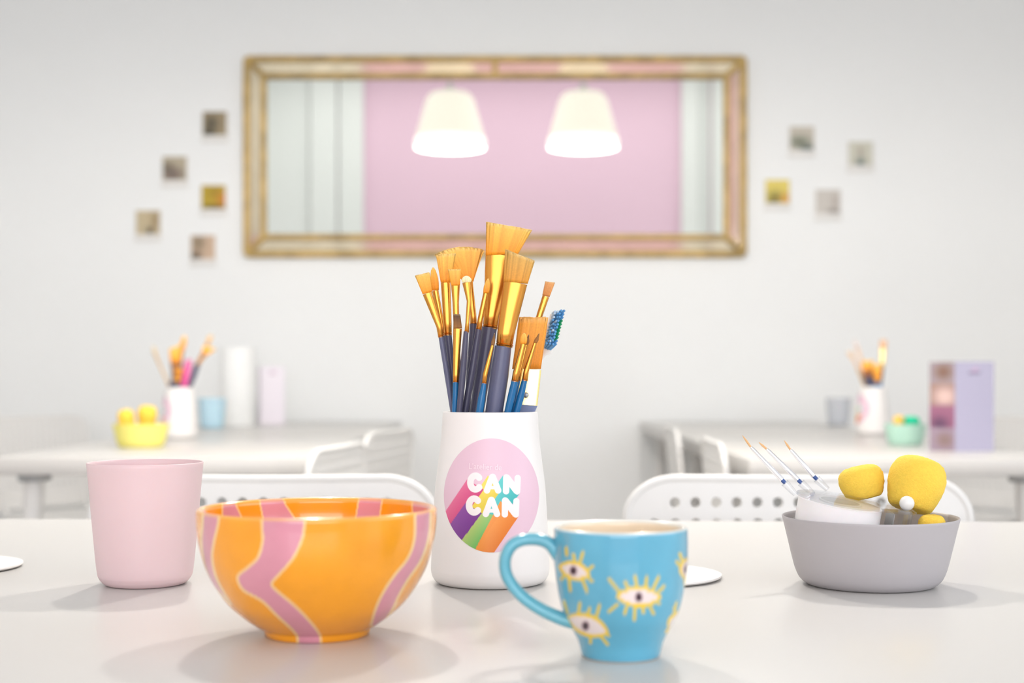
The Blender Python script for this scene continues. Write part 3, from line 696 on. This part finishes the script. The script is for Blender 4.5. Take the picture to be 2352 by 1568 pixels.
# ------------------------------------------------------------------ blue mug with eyes
def eye_mug():
    d = .832; s = d/F; k = s/3.939; cx = (1120+1203/3.939-CX)*s
    t = thing('eye_mug', (cx, d, TZ), 'turquoise mug painted with yellow-rimmed eyes, cream inside', 'mug')
    out = [(604, 172), (606, 350), (600, 500), (566, 750), (516, 930), (442, 1070), (388, 1180), (364, 1270)]
    o = np.array([(w*k, (1323-y)*k) for w, y in out])
    low = np.array([(.0, .0012), (.019, .0010), (.0205, .0002), (.0222, .0002), (.0229, .0012)])
    outer = cr(np.vstack([low[-1:], o[::-1]]), 10)
    top = o[0]; lip = [(top[0]-.0004, top[1]+.0010), (top[0]-.0014, top[1]+.0016), (top[0]-.0026, top[1]+.0010)]
    inner = cr(np.array([(top[0]-.0034, top[1]-.0006)]+[(r-.0034, z) for r, z in o[1:6]]+[(.021, .010), (.012, .007), (0, .0065)]), 8)
    prof = [tuple(x) for x in low[:-1]]+[tuple(x) for x in outer]+lip+[tuple(x) for x in inner]
    nlo, nout = len(low)-1, len(low)-1+len(outer)+1
    SEG = 640; v, f, rows = lathe(prof, SEG); inn = np.zeros(len(v), bool); bot = inn.copy()
    for r in rows[nout:]: inn[r] = True
    for r in rows[:nlo]: bot[r] = True
    c = np.tile(lin((98, 176, 204)), (len(v), 1)); outm = ~inn & ~bot
    eyes = [((785, 552), 17, 150, 86, [((710, 350), (716, 410)), ((862, 388), (838, 470)), ((775, 404), (785, 450)), ((950, 512), (905, 550)), ((668, 625), (695, 600)), ((748, 738), (738, 640)), ((898, 738), (862, 640)), ((945, 645), (915, 620))], (775, 552)),
            ((1368, 788), 1, 208, 96, [((1100, 630), (1190, 742)), ((1243, 648), (1268, 712)), ((1333, 598), (1350, 700)), ((1440, 613), (1428, 700)), ((1548, 608), (1500, 712)), ((1594, 698), (1550, 740)), ((1098, 922), (1175, 856)), ((1240, 942), (1257, 880)), ((1328, 994), (1334, 880)), ((1410, 934), (1404, 880)), ((1502, 944), (1468, 870)), ((1554, 852), (1520, 826))], (1368, 792)),
            ((905, 1045), 21, 205, 100, [((693, 835), (722, 935)), ((835, 848), (824, 930)), ((922, 896), (908, 950)), ((1012, 866), (980, 985)), ((1095, 1140), (1050, 1110)), ((1085, 1218), (1030, 1150)), ((930, 1205), (930, 1140))], (885, 1052)),
            ((1812, 545), -8, 82, 108, [((1712, 470), (1740, 510)), ((1740, 400), (1760, 470)), ((1790, 690), (1785, 640))], (1806, 545)),
            ((1700, 1012), -52, 100, 66, [((1690, 890), (1700, 960)), ((1620, 1100), (1650, 1070))], (1735, 1000))]
    def paint(mask, ang, only=None):
        nonlocal c
        vv = v.copy(); ca, sa = math.cos(ang), math.sin(ang); vv[:, 0], vv[:, 1] = ca*v[:, 0]-sa*v[:, 1], sa*v[:, 0]+ca*v[:, 1]
        m = mask & (vv[:, 1] < (-.0 if only is None else -.012)); idx = np.where(m)[0]
        Z = (proj(vv[idx]+np.array([cx, d, TZ]))-np.array([1120, 1170]))*3.939; cc = c[idx]
        for i, (p, rot, a, b_, lashes, pup) in enumerate(eyes):
            if only is not None and i not in only: continue
            r = math.radians(rot); q = Z-np.array(p); x = q[:, 0]*math.cos(r)+q[:, 1]*math.sin(r); y = -q[:, 0]*math.sin(r)+q[:, 1]*math.cos(r)
            for l0, l1 in lashes: cc = blend(cc, (230, 202, 62), 1-sstep(sdseg(Z, l0, l1), 9, 19))
            sh = np.clip(1-(x/a)**2, 0, 1)**.8; e = np.abs(y)-b_*sh; e = np.where(np.abs(x) < a, e, 99)
            cc = blend(cc, (246, 208, 56), 1-sstep(e, -2, 8))
            a2, b2 = a-26, b_-30; sh = np.clip(1-(x/a2)**2, 0, 1)**.85; e = np.where(np.abs(x) < a2, np.abs(y)-b2*sh, 99)
            wm = 1-sstep(e, -6, 4); cc = blend(cc, (244, 228, 224), wm)
            pr = np.hypot((Z[:, 0]-pup[0]), (Z[:, 1]-pup[1])*.8)
            cc = blend(cc, (206, 158, 172), (1-sstep(pr, 22, 52))*wm*.8); cc = blend(cc, (52, 22, 40), (1-sstep(pr, 21, 38)))
        c[idx] = cc
    paint(outm, 0)
    paint(outm, R(120), (1, 0)); paint(outm, R(-125), (1, 2)); paint(outm, R(180), (1,))
    c[inn] = lin((246, 226, 198)); c[bot] = lin((240, 214, 186))
    rim = np.abs(v[:, 2]-(top[1]+.0012)); c = blend(c, (232, 236, 232), (1-sstep(rim, .0003, .0012))*.8)
    mk('mug_body', v, f, M_PAINT, t, col=c, sharp=180)
    V3 = View(1120, 1170, 3.939)
    path = [(740, 560), (680, 470), (620, 380), (565, 312), (490, 276), (400, 266), (305, 278), (222, 322), (172, 400), (155, 495), (176, 600), (242, 708), (350, 815), (480, 900), (600, 958), (700, 995), (800, 1020)]
    P = cr([V3.p(x, y, d-.002)[:] for x, y in path], 5); n = len(P)
    rad = [0.0036+.0010*(abs(i-n/2)/(n/2))**3 for i in range(n)]
    hv, hf = tube(P, rad, 20, ell=1.35, up=(0, -1, 0)); hv = [Vector(q) for q in hv]
    mk('mug_handle', hv, hf, mat('turquoise_glaze', (104, 182, 202), 0.22, var=0.15, vscale=26, coat=.55), t, rel=(cx, d, TZ))
eye_mug()

# ------------------------------------------------------------------ cups and plain bowls
def make_cup(name, x, d, label, color, sc=1.0, group='plain plastic cups'):
    t = thing(name, ((x-CX)*d/F, d, TZ), label, 'cup', group)
    o = np.array([(.0450, .0956), (.0435, .0800), (.0400, .0400), (.0372, .0120), (.0352, .0050), (.0318, .0012), (.0290, 0)])*sc
    prof = [(0, .001*sc), (.027*sc, .001*sc)]+[tuple(q) for q in cr(o[::-1], 5)]+[(o[0][0]-.0004, o[0][1]+.0005), (o[0][0]-.0010, o[0][1]+.0003)]+[(r-.0013, z+.0001) for r, z in cr(o[:-2], 4)[1:]]+[(.02*sc, .004*sc), (0, .004*sc)]
    v, f, _ = lathe(prof, 72); mk('cup_body', v, f, mat('cup_'+name+str(color[0]), color, 0.45, var=0.015, sss=.05), t, sharp=70); return t
make_cup('plastic_cup', 334, 1.1234, 'pale pink plastic cup on the front table', (226, 199, 201))
make_cup('plastic_cup', 487, 4.55, 'light blue plastic cup left of the paper roll', (190, 222, 236))
make_cup('plastic_cup', 1926, 4.85, 'pale grey plastic cup left of the right-hand brush holder', (200, 204, 210), .96)
def make_bowl(d, x, label, color, r=.0683, h=.0532, group='plain plastic bowls'):
    t = thing('plastic_bowl', ((x-CX)*d/F, d, TZ), label, 'bowl', group); k = r/.0683; q = h/.0532
    o = np.array([(.0683*k, .0532*q), (.0660*k, .044*q), (.0605*k, .021*q), (.0580*k, .012*q), (.0548*k, .0052*q), (.0500*k, .001*q), (.0460*k, 0)])
    prof = [(0, .001), (.043*k, .001)]+[tuple(z) for z in cr(o[::-1], 5)]+[(o[0][0]-.0004, o[0][1]+.0006), (o[0][0]-.0012, o[0][1]+.0004)]+[(a-.0016, b_+.0002) for a, b_ in cr(o[:-2], 5)[1:]]+[(.03*k, .0035), (0, .0035)]
    v, f, _ = lathe(prof, 80); mk('bowl_body', v, f, mat('bowl_%d_%d' % (color[0], color[2]), color, 0.5, var=0.015), t, sharp=70); return t
GD = 1.121
make_bowl(GD, 1998, 'grey plastic bowl holding sponges, tape and fine brushes', (180, 175, 177))
make_bowl(3.32, 324, 'pale yellow plastic bowl with two sponges on the left table', (244, 234, 128), .0650, .0535)
make_bowl(3.42, 2079, 'small mint green bowl on the right table', (180, 218, 200), .0490, .0500)
def saucer(x, y, d, r, label):
    t = thing('saucer', ((x-CX)*d/F, d, TZ), label, 'saucer', 'white saucers')
    v, f, _ = lathe([(0, .0006), (r*.55, .0006), (r*.6, 0), (r*.9, .0002), (r*.97, .0008), (r, .0022), (r*.995, .0034), (r*.97, .0036), (r*.9, .0026), (r*.6, .0022), (0, .0022)], 72)
    mk('dish', v, f, M_CERAM, t)
saucer(1478, 1325, 1.16, .0635, 'flat white saucer half hidden behind the blue mug')
saucer(-122, 1305, 1.216, .062, 'white saucer cut off at the edge of view, left of the pink cup')

# ------------------------------------------------------------------ things in the grey bowl
V5 = View(1660, 970, 3.647)
def frame(axis):
    w = Vector(axis).normalized(); a = Vector((0, 1, 0)) if abs(w.y) < .8 else Vector((1, 0, 0)); u = (a-w*a.dot(w)).normalized(); return u, w.cross(u), w
def sponge(c, axis, r, h, label, stick=True, m=None, group='sponge daubers', knob=None):
    """c: centre of the head; axis points from stick to dome"""
    u, vv, w = frame(axis); t = thing('sponge_dauber', Vector(c)-w*h*.5, label, 'sponge', group)
    prof = [(0, .01), (.48, 0), (.66, .02), (.77, .08), (.86, .20), (.95, .38), (1.0, .56), (.97, .72), (.86, .86), (.66, .95), (.36, .99), (0, 1.0)]
    P = cr(prof, 3); v, f, _ = lathe([(max(a, 0), b_) for a, b_ in P], 48)
    o = np.array([tuple(u*(p[0]*r)+vv*(p[1]*r)+w*((p[2])*h)) for p in v])
    nz = rng.normal(0, .00018, o.shape); mk('sponge_head', o+nz, f, m or M_SPONGE, t, sharp=180)
    if stick:
        sv, sf, _ = lathe([(0, -.8*h), (.14*r, -.8*h), (.2*r, -.5*h), (.22*r, -.05*h), (.3*r, -.02*h), (.3*r, .03*h), (0, .03*h)], 20)
        o = np.array([tuple(u*p[0]+vv*p[1]+w*p[2]) for p in sv]); mk('stick', o, sf, M_WHITE_PL, t)
    if knob is not None:
        kc = Vector(knob)-t.location; kv, kf, _ = lathe([(.0058*math.sin(math.pi*i/10), -.0058*math.cos(math.pi*i/10)) for i in range(11)], 24); mk('stick_end', np.array(kv)+np.array(kc), kf, M_WHITE_PL, t)
    return t
sponge(V5.p(1618, 515, 1.135), (.30, .18, .93), .0226, .0430, 'large yellow sponge on a white stick, right side of grey bowl', knob=V5.p(1543, 676, 1.112), stick=False)
sponge(V5.p(1165, 500, 1.150), (-.22, .1, .95), .0182, .0270, 'smaller yellow sponge behind the tape dispenser', stick=False)
sponge(V5.p(1752, 890, 1.098), (0, .1, 1), .0105, .022, 'small yellow sponge low in the grey bowl, only its top showing', stick=False)
def tape():
    c = V5.p(985, 660, 1.110); t = thing('tape_dispenser', c, 'clear tape dispenser with a roll of white tape leaning in the grey bowl', 'tape dispenser')
    t.rotation_euler = Matrix.Rotation(R(8.5), 3, 'Y').to_4x4().to_3x3().to_euler(); t.rotation_euler[0] = R(5.5)
    R0 = .0322
    prof = [(.0165, -.019), (R0, -.019), (R0, -.001), (.0165, -.001), (.0165, -.019)]
    v, f, _ = lathe(prof, 72); tr_ = mk('tape_roll', v, f, mat('white_tape', (244, 240, 240), .4, sss=.1), t, sharp=30)
    v, f, _ = lathe([(.0150, -.0195), (.0163, -.0195), (.0163, .0002), (.0150, .0002), (.0150, -.0195)], 48); mk('core', v, f, M_WHITE_PL, tr_, sharp=30)
    def outline(off):
        pts = []
        for i in range(41):
            a = R(55+250*i/40); pts.append(((R0+.002+off)*math.cos(a), (R0+.002+off)*math.sin(a)))
        nx, ny = .0575+off, .012
        pts += [(nx-.012, -.021-off*.6), (nx-.003, -.016), (nx, -.010), (nx, .006), (nx-.003, .013), (nx-.012, .019+off*.6)]
        return pts
    def slab(z0, z1, nm, off=0):
        p = outline(off); n = len(p); v = [(x, y, z0) for x, y in p]+[(x, y, z1) for x, y in p]
        f = [tuple(range(n-1, -1, -1)), tuple(range(n, 2*n))]+[(i, (i+1) % n, n+(i+1) % n, n+i) for i in range(n)]; mk(nm, v, f, M_CLEAR, t, smooth=False)
    slab(.0003, .0016, 'housing_top'); slab(-.0212, -.0196, 'housing_base')
    # nose wall, a clear curved strip
    q = MB(); n = 12; vs = []
    for i in range(n+1):
        u = i/n; y = -.021+.040*u; x = .0565-.010*(2*u-1)**2
        vs += [(x, y, -.0194), (x, y, .0001), (x-.0018, y, -.0194), (x-.0018, y, .0001)]
    fs = []
    for i in range(n):
        a, b_ = i*4, i*4+4; fs += [(a, b_, b_+1, a+1), (a+2, a+3, b_+3, b_+2), (a+1, b_+1, b_+3, a+3), (a, a+2, b_+2, b_)]
    fs += [(0, 1, 3, 2), (n*4, n*4+2, n*4+3, n*4+1)]
    mk('housing_nose', vs, fs, M_CLEAR, t)
    q = MB(); q.box((.040, -.012, -.017), (.0405, .012, -.002)); q.build('cutter', M_STEEL, t, smooth=False)
tape()
def liner(tip, b1, f1, h1, d0, d1, label):
    p = [V5.p(*tip, d0), V5.p(*b1, d0), V5.p(*f1, d0*.6+d1*.4), V5.p(*h1, d1)]
    t = thing('liner_brush', p[3], label, 'brush', 'fine liner brushes in the grey bowl')
    v, f = tube([p[1], p[1]*.5+p[0]*.5, p[0]], [.0008, .0009, .0002], 10); mk('bristles', v, f, mat('liner_hair', (226, 178, 124), .5), t, rel=p[3])
    v, f = tube([p[2], p[1]*.3+p[2]*.7, p[1]*.92+p[2]*.08, p[1]], [.0021, .0020, .0015, .0011], 14); mk('ferrule', v, f, mat('silver_ferrule', (236, 236, 240), .2, .9), t, rel=p[3])
    e = (p[3]-p[2]).normalized(); v, f = tube([p[2]-e*.0002, p[2]+e*.002, p[2]+e*.004], [.0014, .0017, .0014], 12); mk('collar', v, f, mat('blue_collar', (58, 88, 150), .3), t, rel=p[3])
    v, f = tube([p[2]+e*.0042, p[2]*.8+p[3]*.2, p[3]], [.0026, .0034, .0022], 12); mk('handle', v, f, M_CLEAR, t, rel=p[3])
liner((165, 108), (235, 205), (495, 478), (610, 600), 1.150, 1.146, 'fine liner brush with clear handle, leftmost of the three in the grey bowl')
liner((302, 165), (368, 222), (628, 478), (760, 600), 1.155, 1.150, 'fine liner brush with clear handle, middle of the three in the grey bowl')
liner((515, 150), (566, 226), (760, 448), (880, 560), 1.162, 1.160, 'fine liner brush with clear handle, nearest the sponges')

# ------------------------------------------------------------------ left side table: holder, brushes, roll, leaflet
ML = 3.8
hl = copy_tree(h0); hl['label'] = 'white brush holder on the left table beside the blue cup'; hl.location = ((411-CX)*ML/F, ML, TZ); hl.rotation_euler = (0, 0, R(-72))
MR = 4.05
hr = copy_tree(h0); hr['label'] = 'white brush holder on the right table beside the mint bowl'; hr.location = ((2004-CX)*MR/F, MR, TZ); hr.rotation_euler = (0, 0, R(-84))
V6 = View(220, 740, 4.9); CL = dict(rim=742, bottom=1270, cx=940, hw=110, d=ML)
def BL(label, off, *a, **k): return make_brush(V6, label, CL, ML+off, ML+off, *a, group='brushes in the left holder', **k)
BL('thin pale wooden brush leaning left out of the left holder', 0, [(720, 480, 26), (790, 640, 26), (830, 740, 24)], [(722, 482, 28, .9), (705, 445, 28, .9), (672, 365, 32, .8)], ((656, 372), (688, 358), (624, 270), (664, 258)), M_BEIGE, col=((216, 186, 140), (232, 214, 180)), btype='filbert', bdep=.7, seed=31, fm=mat('dull_brass', (206, 170, 120), .4, .4))
BL('flat amber brush in the middle of the left holder', -.004, [(902, 560, 100, .32), (900, 660, 96, .32), (905, 740, 90, .32)], [(902, 562, 100, .8), (902, 520, 104, .6), (904, 450, 124, .3)], ((842, 452), (966, 448), (828, 300), (950, 256)), M_NAVY, seed=32, fm=mat('bronze_ferrule', (150, 98, 62), .35, .7))
BL('tall slim amber brush in the left holder', .008, [(960, 380, 40), (948, 560, 50), (935, 740, 50)], [(960, 384, 44, .9), (966, 340, 44, .9), (972, 300, 50, .6)], ((948, 302), (998, 300), (966, 150), (1030, 146)), M_NAVY, seed=33, btype='filbert', bdep=.5)
BL('short amber brush with navy handle low in the left holder', -.022, [(900, 668, 100, .32), (880, 700, 110, .32), (872, 742, 108, .32)], [(905, 670, 90, .6), (915, 640, 86, .5), (925, 610, 90, .4)], ((880, 612), (972, 606), (890, 520), (985, 510)), M_NAVY, seed=34, col=((196, 120, 30), (226, 150, 40)))
BL('pink-handled brush in the left holder', -.012, [(1040, 470, 84, .32), (1015, 600, 80, .32), (985, 742, 74, .32)], [(1041, 466, 84, .5), (1042, 455, 84, .5), (1044, 446, 82, .5)], ((1004, 446), (1084, 444), (1010, 418), (1082, 416)), M_PINKH, seed=35, col=((226, 92, 158), (240, 130, 180)), fm=M_PINKH, btype='filbert', bdep=.5)
BL('navy-handled amber brush leaning right out of the left holder', .002, [(1140, 480, 70, .32), (1096, 610, 66, .32), (1045, 742, 54, .32)], [(1142, 478, 52, .9), (1170, 430, 44, .8), (1225, 350, 66, .5)], ((1192, 340), (1262, 366), (1212, 262), (1356, 300)), M_NAVY, seed=36)
BL('slim amber brush rising behind the right-leaning one in left holder', .014, [(1210, 350, 30), (1120, 560, 36), (1040, 742, 40)], [(1210, 352, 34, .9), (1225, 320, 34, .8), (1258, 240, 44, .5)], ((1236, 240), (1284, 246), (1268, 144), (1320, 150)), M_NAVY, seed=37, col=((232, 180, 110), (244, 206, 150)))
V7 = View(1860, 760, 4.78); CRR = dict(rim=628, bottom=1090, cx=690, hw=100, d=MR)
def BR(label, off, *a, **k): return make_brush(V7, label, CRR, MR+off, MR+off, *a, group='brushes in the right holder', **k)
BR('pale thin brush leaning farthest left out of the right holder', 0, [(520, 400, 30), (565, 510, 34), (612, 628, 30)], [(520, 404, 34, .9), (508, 370, 34, .9), (470, 300, 40, .6)], ((450, 306), (492, 292), (400, 236), (450, 214)), M_BEIGE, col=((228, 190, 150), (240, 212, 184)), seed=41, fm=mat('pale_copper', (236, 206, 180), .4, .4))
BR('pale thin brush second from left in the right holder', .012, [(590, 400, 30), (612, 520, 34), (640, 628, 30)], [(590, 404, 34, .9), (570, 330, 36, .8), (520, 190, 44, .5)], ((500, 196), (544, 184), (462, 96), (508, 90)), M_BEIGE, col=((236, 216, 206), (240, 228, 222)), seed=42, fm=mat('pale_copper', (236, 206, 180), .4, .4), btype='filbert', bdep=.5)
BR('wide amber brush in the middle of the right holder', -.011, [(640, 500, 112, .3), (660, 570, 100, .3), (668, 628, 90, .3)], [(640, 502, 120, .6), (636, 460, 124, .5), (630, 425, 130, .3)], ((566, 430), (696, 420), (566, 330), (700, 322)), M_NAVY, seed=43, fm=mat('bronze_ferrule', (150, 98, 62), .35, .7))
BR('amber brush with dark blue handle, right of centre in right holder', -.018, [(745, 560, 90, .32), (750, 600, 90, .32), (752, 628, 86, .32)], [(745, 562, 80, .6), (742, 530, 76, .5), (740, 500, 80, .4)], ((700, 502), (782, 498), (690, 370), (800, 360)), M_BLUE, seed=44)
BR('tall pale gold brush standing at the right of the right holder', .010, [(790, 400, 50), (775, 520, 50), (760, 628, 48)], [(790, 402, 54, .9), (796, 340, 56, .8), (804, 190, 72, .4)], ((768, 190), (842, 190), (768, 100), (846, 96)), M_NAVY, seed=45, fm=M_GOLD2, col=((226, 170, 120), (236, 190, 150)))
sponge(px(290, 964, 3.32), (-.1, 0, 1), .0195, .050, 'yellow sponge in the pale yellow bowl, left one', group='sponges in the yellow bowl')
sponge(px(338, 955, 3.33), (.05, 0, 1), .0225, .050, 'yellow sponge in the pale yellow bowl, right one', group='sponges in the yellow bowl')
sponge(px(2064, 968, 3.40), (0, 0, 1), .0130, .030, 'small yellow sponge in the mint bowl', m=mat('ochre_sponge', (238, 196, 96), .8), group='sponges in the mint bowl')
sponge(px(2094, 970, 3.43), (.05, 0, 1), .0190, .030, 'green sponge in the mint bowl', m=mat('green_sponge', (20, 196, 150), .8, var=.1, vscale=300), group='sponges in the mint bowl')
def roll():
    d = 4.82; t = thing('paper_roll', ((546-CX)*d/F, d, TZ), 'tall white paper towel roll standing behind the light blue cup', 'paper roll'); h = .262; r = .0585
    v, f, _ = lathe([(.021, 0), (r-.001, 0), (r, .002), (r, h-.002), (r-.001, h), (.021, h), (.021, 0)], 64); mk('paper', v, f, mat('white_paper', (250, 250, 248), .8, bump=.2, bscale=90), t, sharp=40)
    v, f, _ = lathe([(.0190, .0005), (.0208, .0005), (.0208, h-.001), (.0190, h-.001), (.0190, .0005)], 40); mk('core', v, f, mat('cardboard', (196, 170, 138), .8), t, sharp=40)
roll()
def leaflet(x0, xm, x1, yt, d, hgt, label, photos, lil, group='folded leaflets'):
    s = d/F; base = ((xm-CX)*s, d-.035, TZ); t = thing('folded_leaflet', base, label, 'leaflet', group)
    wl, wr = (xm-x0)*s, (x1-xm)*s
    def panel(xa, ya, xb, yb, nm, colf, nx=16, nz=40):
        v = []; c = []; f = []
        for side in (0, 1):
            for j in range(nz+1):
                for i in range(nx+1):
                    u = i/nx; w = j/nz; lean = 0.0; nrm = Vector((ya-yb, xb-xa, 0)).normalized()
                    v.append(Vector((xa+(xb-xa)*u, ya+(yb-ya)*u, hgt*w))+nrm*(.0012*side)); c.append(colf(u, 1-w) if side == 0 else lin((236, 232, 238)))
        n1 = (nx+1)*(nz+1)
        for side in (0, 1):
            for j in range(nz):
                for i in range(nx):
                    a = side*n1+j*(nx+1)+i; q = (a, a+1, a+nx+2, a+nx+1); f.append(q if side == 0 else q[::-1])
        ed = [i for i in range(nx+1)]+[j*(nx+1)+nx for j in range(1, nz+1)]+[nz*(nx+1)+i for i in range(nx-1, -1, -1)]+[j*(nx+1) for j in range(nz-1, 0, -1)]
        for a, b_ in zip(ed, ed[1:]+ed[:1]): f.append((a, b_, b_+n1, a+n1))
        mk(nm, v, f, M_PRINT, t, col=np.array(c), smooth=False)
    def lf(u, w):
        k = lin(lil).copy(); q = math.hypot((u-.52)*wr/hgt, w-.10)
        if q < .045: k = k*.55+lin((206, 160, 190))*.45
        if abs(w-.125) < .018 and abs(u-.5) < .16: k = lin((120, 112, 136)) if photos else k*.8
        return k
    def pf(u, w):
        cells = [((150, 140, 148), (.55, .45, .4, (112, 82, 62))), ((138, 112, 104), (.6, .55, .42, (206, 178, 172))), ((140, 92, 116), (.4, .8, .35, (78, 54, 80))), ((150, 134, 150), (.6, .5, .4, (126, 104, 100)))]
        if not photos: return lin(lil)*.9
        i = min(3, int(w*4)); b_, (su, sv, sr, cc) = cells[i]; w2 = w*4-i; g = math.exp(-(((u-su)/sr)**2+((w2-sv)/sr)**2)); return lin(b_)*(1-g)+lin(cc)*g
    panel(-wl, .045 if photos else .03, 0, 0, 'photo_panel' if photos else 'side_panel', pf); panel(0, 0, wr, .018, 'front_panel', lf)
    panel(-wl, .047 if photos else .032, wr, .020, 'rear_panel', lambda u, w: lin((226, 220, 230)), 2, 2)
leaflet(2138, 2182, 2277, 835, 3.15, .197, 'lilac folded leaflet with a column of photos, on the right table', True, (174, 170, 192))
leaflet(592, 602, 655, 840, 5.05, .200, 'pale lilac folded leaflet against the wall right of the paper roll', False, (246, 238, 246))
